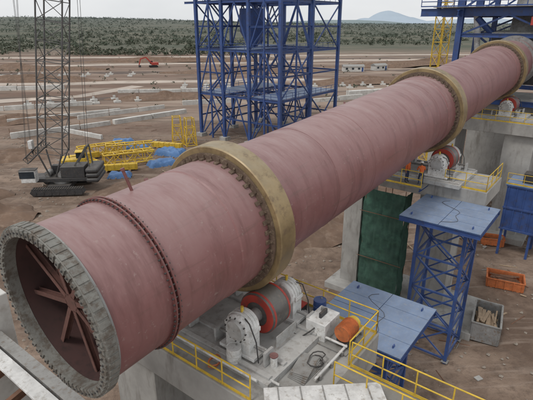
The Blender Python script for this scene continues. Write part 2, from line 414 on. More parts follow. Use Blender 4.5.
for i in range(12): 
    x=8.35+i*.06; m_('motor_fins',ORAN).rev([(x,.3),(x,.37),(x+.02,.37),(x+.02,.3)],24,o=(0,-4.7,Z1+.65))
m_('motor_foot',DARK).box(k(8.7,4.7,Z1+.2),(.7,.5,.3)); m_('fan_cover',YEL).cyl(k(9.1,4.7,Z1+.65),k(9.35,4.7,Z1+.65),.34,.28,n=24)
m_('gauge_panel',DARK).box(k(8.7,3.6,Z1+.95),(.5,.1,.25)); m_('filler_cap',STEEL).cyl(k(9.0,3.4,Z1+.85),k(9.0,3.4,Z1+1.0),.08,n=12)
m_('feed_hoses',DARK).tube([k(8.2,3.6,Z1+.6),k(7.9,3.5,Z1+.5),k(7.7,3.2,Z1+.2),k(7.6,2.6,Z1+.35)],.03)
m_.done()
m_=Obj('hydraulic_pipework',KG)
for i,(a,b) in enumerate([((6.0,4.9),(9.8,4.9)),((5.0,4.1),(5.0,2.6)),((8.2,2.9),(8.2,5.0)),((4.6,-4.8),(4.6,3.4))]):
    m_('pipes',WHITE).cyl(k(a[0],a[1],Z1+.2+.04*i),k(b[0],b[1],Z1+.2+.04*i),.05,n=12)
for i in range(5): 
    s_=6.3+i*.8; m_('pipe_stands',STEEL).box(k(s_,4.9,Z1+.1),(.08,.2,.2))
m_('valve_body',WHITE,.02).cyl(k(5.6,3.4,Z1+.1),k(5.6,3.4,Z1+.7),.13,n=18); m_('valve_wheel',REDP).cyl(k(5.6,3.4,Z1+.75),k(5.6,3.4,Z1+.78),.16,n=20)
def hose(seed,c,rad,col):
    r=random.Random(seed); pts=[]
    for i in range(26):
        a=i*.55; rr=rad*(.6+.4*r.random()); pts.append(k(c[0]+rr*math.cos(a)*1.3,c[1]+rr*math.sin(a),Z1+.04+.012*i))
    m_('hose_%d'%seed,col).tube(pts,.025,6)
hose(1,(9.4,.6),.3,DARK); hose(2,(4.55,1.4),.25,ORAN); hose(3,(4.6,-1.5),.3,DARK); hose(4,(6.9,4.4),.35,DARK)
m_.done()
ME=KG@Matrix.Translation(k(4.75,6.15,0))@Matrix.Rotation(math.atan2(-.75,.66),4,'Z')
b_=Obj('white_insulated_box',ME); b_('body',WHITE,.02).box((0,0,Z1+.32),(3.8,1.9,.55))
b_('lid',WHITE,.02).box((0,0,Z1+.63),(3.95,2.05,.06))
for i in range(5): b_('seam_ribs',STEEL).box((-1.5+i*.75,0,Z1+.67),(.04,1.95,.025))
b_('bracket_frame',BLUE)
for a in(-1.6,1.6):
    b_('bracket_frame').ibeam((a,-.95,Z1-.07),(a,.95,Z1-.07),.12,.2,.02)
for a in(-1.2,1.6): b_('legs',STEEL).beam((a,-.85,-.5),(a,-.85,Z1-.18),.16)
b_.done()
b_=Obj('tool_box',KG); b_('body',DARK,.01).box(k(9.2,1.9,Z1+.25),(.5,.9,.5)); b_('lid',REDV,.01).box(k(9.2,1.9,Z1+.53),(.54,.94,.06)); b_('handle',STEEL).cyl(k(9.2,1.7,Z1+.62),k(9.2,2.1,Z1+.62),.02,n=8); b_.done()
b_=Obj('timber_planks',KG)
for i in range(5): b_('planks',WOOD).box(k(9.6,-.5+i*.5,Z1+.03+.045*(i%2)),(.15,1.4,.04),Matrix.Rotation(R.uniform(-.3,.3),3,'Z'))
b_.done()
b_=Obj('steel_plate_stack',KG)
for i in range(5): b_('plates',STEEL).box(k(6.3+.05*i,4.3-.03*i,Z1+.02+i*.035),(1.2,.7,.03),Matrix.Rotation(.05*i,3,'Z'))
b_.done()
for (s_,r_,m1) in ((9.6,2.9,BLUE),(5.0,2.0,WHITE),(9.55,-.4,YEL)):
    b_=Obj('oil_drum',KG@Matrix.Translation(k(s_,r_,Z1)))
    b_('drum',m1).revz([(.01,.0),(.28,.0),(.28,.27),(.295,.29),(.28,.31),(.28,.56),(.295,.58),(.28,.6),(.28,.86),(.26,.84),(.01,.84)],24); b_('bung',STEEL).cyl((.15,0,.84),(.15,0,.87),.04,n=10); b_.done()
o=Obj('kiln_hood_foundation',KG)
o('column',CONCL,.04).box(k(.4,-7.6,5.7),(1.4,1.4,12.0)); o('column').box(k(.6,6.0,3.2),(1.2,1.2,7.0))
o('cross_girder',STEEL).ibeam(k(.3,-9.5,9.9),k(.3,1.2,9.9),.45,.6,.04); o('cross_girder').ibeam(k(-1.8,-9.5,8.6),k(-1.8,.5,8.6),.35,.5,.04)
o('white_channel',WHITE,.01).box(k(-.30,-4,10.22),(.5,10,.12))
o('brown_steelwork',RUST)
for i in range(6): o('brown_steelwork').ibeam(k(-4.2,-9+i*1.7,8.2),k(.1,-9+i*1.7,9.3),.2,.3,.025)
for r_ in(-9,-4,.3): o('brown_steelwork').ibeam(k(-1.8,r_,-.4),k(-1.8,r_,8.3),.3,.3,.03,V((1,0,0)))
o.done()
# ------------------------------------------------------------------ blue steel tower
def tower():
    e_r=V((h.y,-h.x,0)); FM=frm(V((-13.5,95,0)),e_r,h,V((0,0,1))); o=Obj('blue_steel_tower',FM)
    xs=[0,6.5,13,20]; ys=[0,10,20]; lv=[4.4,8.8,13,17.2,21.4,25.6,30,34.4]
    c=o('columns',BLUE)
    for x in xs:
        for y in ys: c.beam((x,y,-.2),(x,y,36),.55)
    b=o('floor_beams',BLUE); d=o('bracing',BLUE); gr=o('floor_plates',DECKB); rl=o('handrails',BLUE)
    for li,z in enumerate(lv):
        main=li%2==1
        w=.45 if main else .28
        for y in ys:
            for x0,x1 in zip(xs,xs[1:]):
                if main or R.random()<.75: b.ibeam((x0+.25,y,z),(x1-.25,y,z),.25,w,.03)
        for x in xs:
            for y0,y1 in zip(ys,ys[1:]):
                if main or R.random()<.75: b.ibeam((x,y0+.25,z),(x,y1-.25,z),.25,w,.03)
        if main:
            for x0,x1 in zip(xs,xs[1:]):
                for f in (.33,.66): b.beam((x0+(x1-x0)*f,.1,z+.05),(x0+(x1-x0)*f,19.9,z+.05),.15,.2)
                for y0,y1 in zip(ys,ys[1:]):
                    if R.random()<.3: gr.box(((x0+x1)/2,(y0+y1)/2,z+.26),(x1-x0-.6,y1-y0-.6,.05))
            for a,b2 in(((0,0),(20,0)),((20,0),(20,20)),((0,0),(0,20))):
                for hh in(.75,1.25): rl.beam((*a,z+hh),(*b2,z+hh),.07)
                for i in range(11): 
                    q=V((*a,z+.2)).lerp(V((*b2,z+.2)),i/10); rl.beam(q,q+V((0,0,1.05)),.06)
    zz=[0]+lv[1::2]
    for z0,z1 in zip(zz,zz[1:]):
        zm=(z0+z1)/2
        for x0,x1,y in((0,6.5,0),(13,20,0),(6.5,13,20),(0,6.5,10),(13,20,10),(0,6.5,20),(6.5,13,0)):
            d.beam((x0,y,z0),((x0+x1)/2,y,z1),.2); d.beam((x1,y,z0),((x0+x1)/2,y,z1),.2)
        for x,y0,y1 in((0,0,10),(20,10,20),(20,0,10),(13,0,10),(6.5,10,20)):
            if R.random()<.8:
                d.beam((x,y0,z0),(x,y1,z1),.2); d.beam((x,y1,z0),(x,y0,z1),.2)
        st=o('stairs',BLUE)
        st.beam((1,1.2,z0),(5.5,1.2,zm),.08,.3); st.beam((1,2.2,z0),(5.5,2.2,zm),.08,.3)
        st.beam((5.5,2.6,zm),(1,2.6,z1),.08,.3); st.beam((5.5,3.6,zm),(1,3.6,z1),.08,.3)
        for i in range(14):
            f=i/14; st.box((1+4.5*f,1.7,z0+(zm-z0)*f),(.3,1,.04)); st.box((5.5-4.5*f,3.1,zm+(z1-zm)*f),(.3,1,.04))
        for xx,yy in ((3.2,0),(16.5,0),(20,5),(9.7,10)): c.beam((xx,yy,z0),(xx,yy,z1),.26)
    b.ibeam((-3,0,25.6),(0,0,25.6),.25,.4,.03); b.ibeam((-3,10,25.6),(0,10,25.6),.25,.4,.03)
    hp=o('hopper',BLUE); hp.revz([(.6,17.6),(2.3,20.5),(2.3,24.5),(.01,24.5)],20,(9.7,5,0))
    o.done()
    f=Obj('concrete_foundation',FM)
    for x in xs:
        for y in ys: f('pads',CONC,.03).box((x,y,.25),(1.6,1.6,.9))
    f.done()
tower()
def lattice(part,p,q,w,rc_=.09,rl=.045,bay=None):
    p=V(p);q=V(q); L=(q-p).length; d,a,b=part.frame(p,q); bay=bay or w; n=max(1,round(L/bay))
    c=[a*x*w/2+b*y*w/2 for x,y in((-1,-1),(1,-1),(1,1),(-1,1))]
    for o in c: part.cyl(p+o,q+o,rc_,n=6)
    for i in range(n):
        u=p+d*(L*i/n); v=p+d*(L*(i+1)/n)
        for j in range(4):
            s,e=c[j],c[(j+1)%4]
            if i%2: s,e=e,s
            part.cyl(u+s,v+e,rl,n=5); part.cyl(u+s,u+e,rl,n=5)
def crane():
    o=Obj('crawler_crane',T(-28.6,61.5,0,6))
    tr=o('crawler_tracks',DARK,.05)
    for e in(-1,1):
        prof=[(-3.6,.55),(-3.2,.12),(3.2,.12),(3.6,.55),(3.3,1.05),(-3.3,1.05)]
        vs=[V((x,e*2.5-.45,z)) for x,z in prof]+[V((x,e*2.5+.45,z)) for x,z in prof]
        tr.poly(vs,[tuple(range(6)),tuple(range(11,5,-1))]+[(i,(i+1)%6,6+(i+1)%6,6+i) for i in range(6)])
        for i in range(22): o('track_shoes',DARK).box((-3.2+i*.305,e*2.5,1.08),(.2,1.0,.08)); 
        for i in range(7): o('track_wheels',DARK).cyl((-3+i*1.,e*2.5-.5,.5),(-3+i,e*2.5+.5,.5),.3,n=14)
    o('carbody',DARK,.03).box((0,0,.95),(3,4.2,.6)); o('slew_ring',STEEL).cyl((0,0,1.2),(0,0,1.6),1.3,n=32)
    o('machinery_deck',DARK,.05).box((.0,0,1.85),(8.4,2.9,.5)); o('engine_house',DARK,.08).box((1.9,-.2,2.9),(3.2,2.5,1.6)); o('engine_house').box((-.6,1.3,2.7),(2.0,.9,1.2))
    cw=o('counterweight',DARK,.25)
    for i in range(3): cw.box((4.6,0,1.9+i*.66),(1.7,4.6-.1*i,.64))
    cab=o('cab',WHITE,.05); cab.box((-3.6,-1.9,2.75),(1.9,1.2,1.7)); o('cab_windows',GLASS).box((-3.7,-1.9,3.0),(1.96,1.26,.95)); o('cab_roof',DARK).box((-3.6,-1.9,3.65),(2.1,1.3,.08)); o('winch_drums',STEEL).cyl((.2,-.9,2.4),(.2,.9,2.4),.5,n=20)
    o('winch_drums').cyl((-1.7,-.7,2.5),(-1.7,.7,2.5),.42,n=20)
    ga=o('gantry',MAST)
    for e in(-.9,.9): ga.beam((1,e,2),(3.9,e,6.2),.2); ga.beam((4.2,e,2),(3.9,e,6.2),.16)
    ga.beam((3.9,-.9,6.2),(3.9,.9,6.2),.2)
    bo=o('lattice_boom',MAST)
    F0=V((-.6,0,5.5)); F1=V((5.6,0,46))
    lattice(bo,F0,F1,3.1,.105,.05,2.4)
    for a in(-1,1):
        for b in(-1,1): bo.cyl((-1.0+b*.3,a*.6,1.9),F0+V((b*1.5,a*1.5,0)),.11,n=6)
    lattice(bo,(-4.4,0,4.3),(-1.3,0,7),.8,.07,.04,.9)
    cb=o('cables',MAST)
    for e in(-.6,.6): cb.cyl((3.9,e,6.2),F1+V((1.5,e,-.4)),.03,n=5)
    for e in(-.15,.15): cb.cyl((-3.4,e,7.2),(-.9,e,46),.025,n=5); cb.cyl((-4.4,e,4.4),(-1.2,e,30),.025,n=5)
    hk=o('hook_block',WHITE,.04); hk.box((-3.4,0,6.6),(.5,.9,1.1)); o('hook',DARK).cyl((-3.4,0,6.1),(-3.4,0,5.3),.09,n=8)
    o.done()
crane()
def loader(x,y,rz):
    o=Obj('yellow_wheel_loader',T(x,y,0,rz))
    for a in(-1.5,1.5):
        for b in(-1.15,1.15):
            o('tyres',RUBB).cyl((a,b-.28,.75),(a,b+.28,.75),.75,n=24); o('wheel_hubs',YEL).cyl((a,b-.3,.75),(a,b+.3,.75),.35,n=16)
    o('rear_body',YEL,.1).box((-1.7,0,1.7),(2.6,1.7,1.1)); o('front_frame',YEL,.05).box((1.3,0,1.3),(1.9,1.2,.7)); o('counterweight',DARK,.08).box((-3.1,0,1.35),(.4,1.9,.9))
    o('cab',YEL,.06).box((-.1,0,1.9),(1.4,1.5,.9)); o('cab_glass',GLASS).box((-.1,0,2.8),(1.3,1.4,.95)); o('cab_roof',YEL,.04).box((-.1,0,3.32),(1.6,1.65,.12))
    for b in(-.5,.5): o('lift_arms',YEL).beam((1.0,b,2.0),(3.3,b,.9),.18,.35)
    o('bucket',YEL).poly([(3.2,-1.4,1.3),(3.2,1.4,1.3),(3.3,-1.4,.2),(3.3,1.4,.2),(4.4,-1.4,.15),(4.4,1.4,.15)],[(0,1,3,2),(2,3,5,4),(0,2,4),(1,5,3)])
    o('exhaust',DARK).cyl((-1.9,.4,2.2),(-1.9,.4,3.0),.07,n=10)
    o.done()
loader(-29,70,15)
o=Obj('yellow_tower_crane',T(27.6,77,0,30)); lattice(o('mast',YEL),(0,0,0),(0,0,46),1.7,.10,.05,1.9); o('slewing_unit',YEL,.05).box((0,0,46.6),(2.2,2.2,1.2)); lattice(o('jib',YEL),(-10,0,48),(30,0,48),1.2,.08,.04,1.5); o('counterweight',CONC,.05).box((-9.5,0,47),(2,1.6,2.2)); o('operator_cab',WHITE,.05).box((0,1.6,46.4),(1.4,1.2,2)); o.done()
def preheater():
    o=Obj('blue_preheater_structure',KG); c=o('columns',BLUE)
    S=[56.8,65,74]; RR=[-6.5,4.2,10.5]
    for s_ in S:
        for r_ in RR: 
            c.ibeam(k(s_,r_,-.2),k(s_,r_,40),.65,.65,.06,V((1,0,0)))
        c.ibeam(k(s_,-9.3,23.5),k(s_,-9.3,40),.4,.4,.05,V((1,0,0)))
    b=o('beams',BLUE)
    for z in(23.2,31,38):
        for s_ in S: b.ibeam(k(s_,-6.5-5,z),k(s_,13,z),.4,.9,.05)
        for r_ in RR: b.ibeam(k(S[0]-1.5,r_,z-.1),k(S[2],r_,z-.1),.35,.7,.05)
        for i in range(6): b.ibeam(k(58+i*2.6,-6.2,z+.1),k(58+i*2.6,10.2,z+.1),.2,.35,.03)
    for s_ in S:
        b.ibeam(k(s_,-6.5,13),k(s_,10.5,13),.35,.6,.04); b.ibeam(k(s_,4.2,18.5),k(s_,10.5,18.5),.3,.5,.04)
        b.ibeam(k(s_,-6.5,20.6),k(s_,4.2,20.6),.3,.45,.04)
    for s_ in S:
        b.beam(k(s_,4.2,13),k(s_,10.5,18.5),.22); b.beam(k(s_,10.5,18.5),k(s_,4.2,23),.22)
        b.beam(k(s_,-6.5,20.6),k(s_,-1.2,22.9),.2); b.beam(k(s_,4.2,20.6),k(s_,-1.2,22.9),.2)
        b.beam(k(s_,-6.5,23.5),k(s_,4.2,31),.22); b.beam(k(s_,4.2,23.5),k(s_,-6.5,31),.22)
    for s_ in S[1:]:
        for z0,z1 in((0,13),(13,20.5)): b.beam(k(s_,-6.5,z0),k(s_,4.2,z1),.25); b.beam(k(s_,4.2,z0),k(s_,-6.5,z1),.25)
    railing(o('handrails',BLUE),[k(55.3,-11,23.8),k(55.3,12.5,23.8),k(74,12.5,23.8)],1.2,.05,2.)
    o('floor',GRAT).box(k(65,1.5,23.75),(19.4,22,.06))
    o('riser_duct',STEEL).cyl(k(60,0,20.),k(65,0,30),1.6,n=28); o('riser_duct').cyl(k(65,0,30),k(65,0,40),1.6,n=28)
    o('feed_pipe',BLUE).cyl(k(57.6,-4.8,22.6),k(59.5,-1.5,19.0),.35,n=16)
    o('pale_duct',WHITE).cyl(k(58.2,-5.0,23),k(58.2,-4.4,18.4),.45,.3,n=18)
    o('hoist',REDV,.04).box(k(56.4,2,22.2),(1,1.4,.9)); o('hoist_chain',DARK).cyl(k(56.4,2,21.7),k(56.4,2,19.5),.05,n=6)
    o.done()
    p_=Obj('concrete_pier',KG); p_('wall',CONC,.05).box(k(61,0,6.2),(6.5,8,13)); p_('top_slab',CONC,.05).box(k(60.5,0,13.1),(7,12.6,.8)); p_.done()
preheater()
o=Obj('blue_drive_enclosure',KG); cs_,cr_=44.3,7.0
b=o('panels',BLUE,.01); b.box(k(cs_,cr_,5.0),(3.2,5.6,4.6))
for i in range(8): o('panel_ribs',BLUE).box(k(cs_-1.63,cr_-2.6+i*.74,5.0),(.08,.10,4.5))
for i in range(5): o('panel_ribs').box(k(cs_-1.4+i*.7,cr_+2.83,5.0),(.10,.08,4.5))
for z in(2.75,5.0,7.25): o('bands',BLUE).box(k(cs_-1.66,cr_,z),(.12,5.7,.16))
o('roof',DECKB,.01).box(k(cs_,cr_,7.36),(3.5,5.9,.1))
for a in(-1.4,1.4):
    for r_ in(-2.6,0,2.6): o('legs',BLUE).beam(k(cs_+a,cr_+r_,-.4),k(cs_+a,cr_+r_,2.7),.22)
railing(o('rails',YEL),[k(cs_-1.7,cr_-2.9,7.42),k(cs_-1.7,cr_+2.9,7.42),k(cs_+1.7,cr_+2.9,7.42)])
o('gearbox',DARK,.04).box(k(cs_,cr_-1,7.9),(1.2,1.4,1.0)); o('motor',REDV).cyl(k(cs_,cr_+.2,7.9),k(cs_,cr_+1.6,7.9),.4,n=20)
o.done()
o=Obj('yellow_stair_tower',KG)
for i in range(5):
    z0=i*2.5; a=k(49 if i%2==0 else 53,7.2,z0); b=k(53 if i%2==0 else 49,7.2,z0+2.5)
    for e in(-.5,.5): o('stringers',YEL).beam(a+V((0,e,0)),b+V((0,e,0)),.06,.25); 
    for e in(-.5,.5): o('handrails',YEL).cyl(a+V((0,e,1)),b+V((0,e,1)),.035,n=8)
    for j in range(11): q=a.lerp(b,j/11); o('treads',GRAT).box(q,(.28,.95,.04))
    o('landings',GRAT).box(b+V((.5 if i%2==0 else -.5,0,0)),(1.1,1.3,.05))
for s_ in(48.4,53.6):
    for r_ in(6.6,7.8): o('posts',BLUE).beam(k(s_,r_,-.5),k(s_,r_,13.6),.14)
o.done()
# ------------------------------------------------------------------ ground objects
def crate(name,x,y,rz,L,W,Hh,m,cm,cont):
    o=Obj(name,T(x,y,H(x,y)-.05,rz)); b=o('walls',m,.01)
    for e in(-1,1):
        b.box((0,e*(W/2-.04),Hh/2+.1),(L,.08,Hh)); b.box((e*(L/2-.04),0,Hh/2+.1),(.08,W-.17,Hh))
        for i in range(5): o('ribs',m).box((-L/2+.15+i*(L-.3)/4,e*(W/2+.03),Hh/2+.1),(.08,.06,Hh))
        o('rim',m).beam((-L/2,e*W/2,Hh+.12),(L/2,e*W/2,Hh+.12),.12,.08); o('rim').beam((e*L/2,-W/2,Hh+.13),(e*L/2,W/2,Hh+.13),.12,.08)
        o('skids',m).box((e*L*.35,0,.05),(.2,W,.1))
    o('floor',m).box((0,0,.15),(L-.17,W-.17,.06))
    for i in range(cont):
        rot=Matrix.Rotation(R.uniform(-.2,.2),3,'Z')@Matrix.Rotation(R.uniform(-.08,.08),3,'Y')
        o('contents',cm).box((R.uniform(-.15,.15)*L,R.uniform(-.33,.33)*W,Hh*R.uniform(.35,.9)),(L*R.uniform(.4,.62),R.uniform(.1,.25),.06),rot)
    o.done()
crate('waste_skip',21.3,35.9,-25,3.0,1.9,.8,ORAN,RUST,40)
crate('metal_crate',16.6,29.2,62,3.3,1.9,1.5,STEEL,WOOD,40)
crate('waste_skip',24.2,44.6,-20,2.2,1.4,.7,ORAN,RUST,20)
def lat_section(x,y,rz,L,w,z=.7):
    o=Obj('yellow_lattice_section',T(x,y,0,rz)); lattice(o('truss',YEL),(-L/2,0,z+w/2),(L/2,0,z+w/2),w,.13,.08,w)
    for e in(-.35,.35): o('timber_bearers',WOOD).box((e*L,0,z/2-.05),(.3,w+.6,z+.1))
    o.done()
lat_section(-22.5,73,28,8,1.7); lat_section(-24,79,20,8,1.6); lat_section(-29,79,35,8,1.6,.5)
for x,y,rz,L in((-23.5,70.0,12,6),(-31.5,76,40,6),(-18.5,84,-15,6)):
    o=Obj('yellow_box_girder',T(x,y,0,rz)); o('girder',YEL,.03).box((0,0,.75),(L,.9,.9)); 
    for i in range(6): o('stiffeners',YEL).box((-L/2+.3+i*(L-.6)/5,0,.75),(.08,1.02,1.0))
    for e in(-.3,.3): o('bearers',WOOD).box((e*L,0,.12),(.3,1.5,.34))
    o.done()
for (x,y,rz,s) in((-22.5,67.3,10,.9),(-17.3,73.5,35,1.2),(-17,80,-20,1.4),(-24,84,5,1.1),(-13.2,76.5,20,.8),(-28,88,15,1.1)):
    o=Obj('blue_tarp_stack',T(x,y,0,rz)); n=30; vs=[];fs=[]
    for i in range(n+1):
        for j in range(n+1):
            u=(i/n*2-1);v=(j/n*2-1); q=V((u*2*s,v*1.1*s,0)); e=max(abs(u),abs(v))
            z=.8*s*(1-max(0,(e-.72)/.28)**1.5)*(1+.35*noise.noise(V((u*1.1+x,v,y))))+.22*noise.noise(V((q.x*1.6+x,q.y*1.6,y))); vs.append(V((q.x*(1+.1*noise.noise(V((v*2,x,0)))),q.y,max(z,-.05))))
    for i in range(n):
        for j in range(n): a=i*(n+1)+j; fs.append((a,a+1,a+n+2,a+n+1))
    o('tarp',TARP).poly(vs,fs)
    for i in range(4): o('pallets',WOOD).box(((i-1.5)*s,0,.08),(.15,2.5*s,.16))
    o.done()
def aframe(x,y,rz):
    o=Obj('yellow_steel_trestle',T(x,y,0,rz)); p=o('frame',YEL)
    for a in(-1,1):
        for b in(-1,1): p.beam((a*1.0,b*1.0,0),(a*.7,b*.7,5.4),.18)
    for z in(.2,1.9,3.6,5.3):
        f=1-.3*z/5.4
        for a in(-1,1): p.beam((-f,a*f,z),(f,a*f,z),.13); p.beam((a*f,-f,z),(a*f,f,z),.13)
    for a in(-1,1): p.beam((-1,a,0),(.8,a*.8,3.6),.1); p.beam((1,a,0),(-.8,a*.8,3.6),.1); p.beam((a,-1,0),(a*.8,.8,3.6),.1)
    o.done()
aframe(-17.3,88,15); aframe(-14.6,86.5,25)
o=Obj('excavator',T(-60,254,0,200))
for e in(-1,1):
    pr=[(-2.3,.5),(-2,.05),(2,.05),(2.3,.5),(2,.95),(-2,.95)]
    vs=[V((x,e*1.3-.3,z)) for x,z in pr]+[V((x,e*1.3+.3,z)) for x,z in pr]
    o('tracks',RUBB).poly(vs,[tuple(range(6)),tuple(range(11,5,-1))]+[(i,(i+1)%6,6+(i+1)%6,6+i) for i in range(6)])
o('undercarriage',DARK).box((0,0,.8),(2,2,.5)); o('house',REDV,.1).box((-.8,0,1.9),(3.6,2.9,1.3)); o('cab',REDV,.06).box((.9,-.8,2.5),(1.5,1.1,1.9)); o('glass',GLASS).box((1.0,-.8,2.8),(1.4,1.16,1.0))
o('boom',REDV,.04).beam((.8,.4,2),(3.6,.4,5.2),.5,.7); o('boom').beam((3.6,.4,5.2),(6.6,.4,4.4),.45,.6); o('arm',REDV).beam((6.4,.4,4.6),(7.4,.4,1.4),.35,.5); o('bucket',DARK,.03).box((7.1,.4,.8),(1.2,1.2,1.0)); o('cylinder_rams',STEEL).cyl((1.6,.4,1.8),(3.8,.4,4.3),.12,n=10)
o.done()
def strip(name,m,pts,w,h_):
    o=Obj(name); p=o('body',m,.03)
    for a,b in zip(pts,pts[1:]):
        a=V((*a,0));b=V((*b,0))
        n=max(1,int((b-a).length/7))
        for i in range(n):
            u=a.lerp(b,i/n);v=a.lerp(b,(i+.97)/n); hh=h_*(1+.25*(R.random()-.5))
            p.beam(u+V((0,0,hh/2-.1)),v+V((0,0,hh/2-.1)),w,hh+.2)
            if R.random()<.5: o('starter_bars',RUST).cyl(u,u+V((0,0,hh+.9)),.05,n=5)
    o.done()
for pts,w,hh in ([[(-52,92),(-36,106)],.6,1.1],[[(-35.5,106.5),(-21,121)],1.2,1.0],[[(-60,106),(-38,121)],.6,1.2],[[(-44,98.6),(-33,91.5)],.5,.9],[[(-84,118),(-50,134)],.8,1.1],[[(-24,133),(-8,139)],.8,1.2],[[(26,150),(52,160)],2,1.6],[[(-110,160),(-72,168)],1.2,1.3],[[(-50,158),(-15,162)],1.,1.0],[[(-130,190),(-90,196)],2,2.2],[[(14,138),(30,146)],.8,1.2],[[(-46,112),(-28,128)],.5,1.0]):
    strip('concrete_foundation_wall',CONCL,pts,w,hh)
# rows of isolated column footings on the cleared site
for (x,y,nx_,ny_,dx,dy,an) in ((-66,128,6,2,6,6,25),(-30,170,7,2,8,7,5),(30,170,6,2,8,7,12),(-110,205,6,2,10,8,5)):
    f=Obj('column_footings',T(x,y,0,an))
    for i in range(nx_):
        for j in range(ny_):
            f('pads',CONCL,.03).box((i*dx,j*dy,.15),(2,2,.7)); f('stubs',CONCL,.02).box((i*dx,j*dy,.9),(.7,.7,.85))
            for a in(-.2,.2): f('starter_bars',RUST).beam((i*dx+a,j*dy,1.3),(i*dx+a,j*dy,2.3),.06)
    f.done()
def shed(x,y,rz,L,W,Hh):
    o=Obj('site_shed',T(x,y,0,rz)); o('walls',CONCL,.03).box((0,0,Hh/2),(L,W,Hh))
    r=.9; vs=[(-L/2-.3,-W/2-.3,Hh),(L/2+.3,-W/2-.3,Hh),(L/2+.3,W/2+.3,Hh),(-L/2-.3,W/2+.3,Hh),(-L/2-.3,0,Hh+r),(L/2+.3,0,Hh+r)]
    o('roof',STEEL).poly(vs,[(0,1,5,4),(2,3,4,5),(0,4,3),(1,2,5),(3,2,1,0)])
    for i in range(int(L/3)): o('windows',GLASS).box((-L/2+1.5+i*3,-W/2-.01,Hh*.6),(1.1,.08,.9))
    o('door',BLUE).box((L/2-.8,-W/2-.02,1.0),(.9,.08,2.0))
    o.done()
shed(42,232,5,10,4,2.4); shed(56,238,25,7,4,2.4); shed(-160,236,-5,14,5,3)
def road(name,m,pts,w,z=.02,wob=.15):
    o=Obj(name); vs=[];fs=[]; cl=[]
    for a,b in zip(pts,pts[1:]):
        n=24
        for i in range(n): cl.append(V((*a,0)).lerp(V((*b,0)),i/n))
    cl.append(V((*pts[-1],0)))
    for i,c in enumerate(cl):
        d=(cl[min(i+1,len(cl)-1)]-cl[max(i-1,0)]).normalized(); nn=V((-d.y,d.x,0))
        for e in(-1,1):
            ww=w/2*(1+wob*2*noise.noise(V((c.x*.06,c.y*.06,e*7))))
            vs.append(c+nn*e*ww+V((0,0,z)))
    for i in range(len(cl)-1): fs.append((2*i,2*i+1,2*i+3,2*i+2))
    o('surface',m).poly(vs,fs); o.done()
road('dirt_road',ROADM,[(-260,165),(-120,178),(0,196),(160,205),(330,260)],9,.02,.3)
road('dirt_road',ROADM,[(-300,260),(-120,262),(40,300),(260,330)],12,.03,.3)
road('dirt_road',ROADM,[(-380,330),(-150,322),(60,352),(300,372)],12,.034,.3)
road('dirt_road',ROADM,[(-120,120),(-60,150),(-48,176)],6,.024,.3)
road('drainage_ditch',MUD,[(-200,142),(-90,140),(-20,150),(60,170)],5,.016,.8)
road('drainage_ditch',MUD,[(-260,215),(-100,222),(60,238),(200,236)],8,.016,.8)
road('drainage_ditch',MUD,[(-300,292),(-100,296),(60,322),(200,330)],9,.016,.8)
def pile(x,y,L,W,Hh,rz,m=SOILD):
    o=Obj('dirt_pile',T(x,y,min(0,H(x,y)),rz)); n=56; vs=[];fs=[]
    for i in range(n+1):
        for j in range(n+1):
            u=i/n*2-1;v=j/n*2-1; r=min(1,math.hypot(u,v)*(1+.3*noise.noise(V((u*1.5+x,v*1.5,1))))); z=Hh*max(0,(1-r))**.8*(1+.6*noise.noise(V((u*2.5+x,v*2.5,y))))+.25*Hh*noise.noise(V((u*6,v*6+x,y)))*(1-r)+.05*Hh*noise.noise(V((u*20,v*20,x)))*(1-r)
            vs.append(V((u*L,v*W,z-.08-.4*(r>=.999))))
    for i in range(n):
        for j in range(n): a=i*(n+1)+j; fs.append((a,a+1,a+n+2,a+n+1))
    o('soil',m).poly(vs,fs); o.done()
for a in ((5,47,7,4,1.8,30),(9,52,9,4,2.2,40),(0,42,4,3,1.2,10),(-34,52,6,4,1.8,0),(-40,57,6,4,2.4,20),(-20,62,5,3,1,40),(-58,110,14,4,2.0,30),(-78,95,10,6,2.5,-10),(-30,145,20,4,2.2,8),(-95,190,30,5,3,4),(40,185,34,6,3.,10),(-10,225,40,6,3,3),(34,62,6,4,1.5,0),(45,90,14,5,2.6,50),(-120,240,40,7,3,0),(90,260,60,8,4,10),(34,40,6,3,1.,30),(22,110,16,4,2,30),(-45,78,9,4,1.6,15),(12,60,8,4,1.6,10),(-8,66,7,4,1.4,60),(-60,290,60,6,3,3),(-140,150,30,5,2.5,5)): pile(*a)
def rocks():
    o=Obj('gravel'); p=o('stones',ROCK)
    for i in range(2600):
        y=R.uniform(20,95); x=R.uniform(-.75,.85)*y
        s=R.uniform(.04,.2)*(1 if R.random()<.95 else 2.2)
        c=V((x,y,H(x,y)+s*.25)); vs=[]
        for q in((1,0,0),(-1,0,0),(0,1,0),(0,-1,0),(0,0,.7),(0,0,-.7)): vs.append(c+V(q)*s*R.uniform(.6,1.3))
        p.poly(vs,[(0,2,4),(2,1,4),(1,3,4),(3,0,4),(2,0,5),(1,2,5),(3,1,5),(0,3,5)])
    o.done()
    o=Obj('construction_debris')
    for i in range(210):
        if R.random()<.25: x=R.uniform(10,36); y=R.uniform(24,50)
        else: y=R.uniform(45,110); x=R.uniform(-.55,.2)*y
        a=R.random()*math.pi; L=R.uniform(.5,2.4)*(1 if y<60 else 1.6); d=V((math.cos(a),math.sin(a),0))*L/2; c=V((x,y,H(x,y)+R.uniform(.04,.1)))
        pn,mm=R.choice([('planks',WOOD)]*3+[('pipes',STEEL)]*2+[('rusty_bars',RUST)]*5+[('white_scrap',CONC)])
        if pn in('pipes','rusty_bars'): o(pn,mm).cyl(c-d,c+d,.035,n=8)
        elif pn=='planks': o(pn,mm).beam(c-d*.8,c+d*.8,.15,.05)
        else: o(pn,mm).beam(c-d*.25,c+d*.25,.45,.06)
    o.done()
rocks()
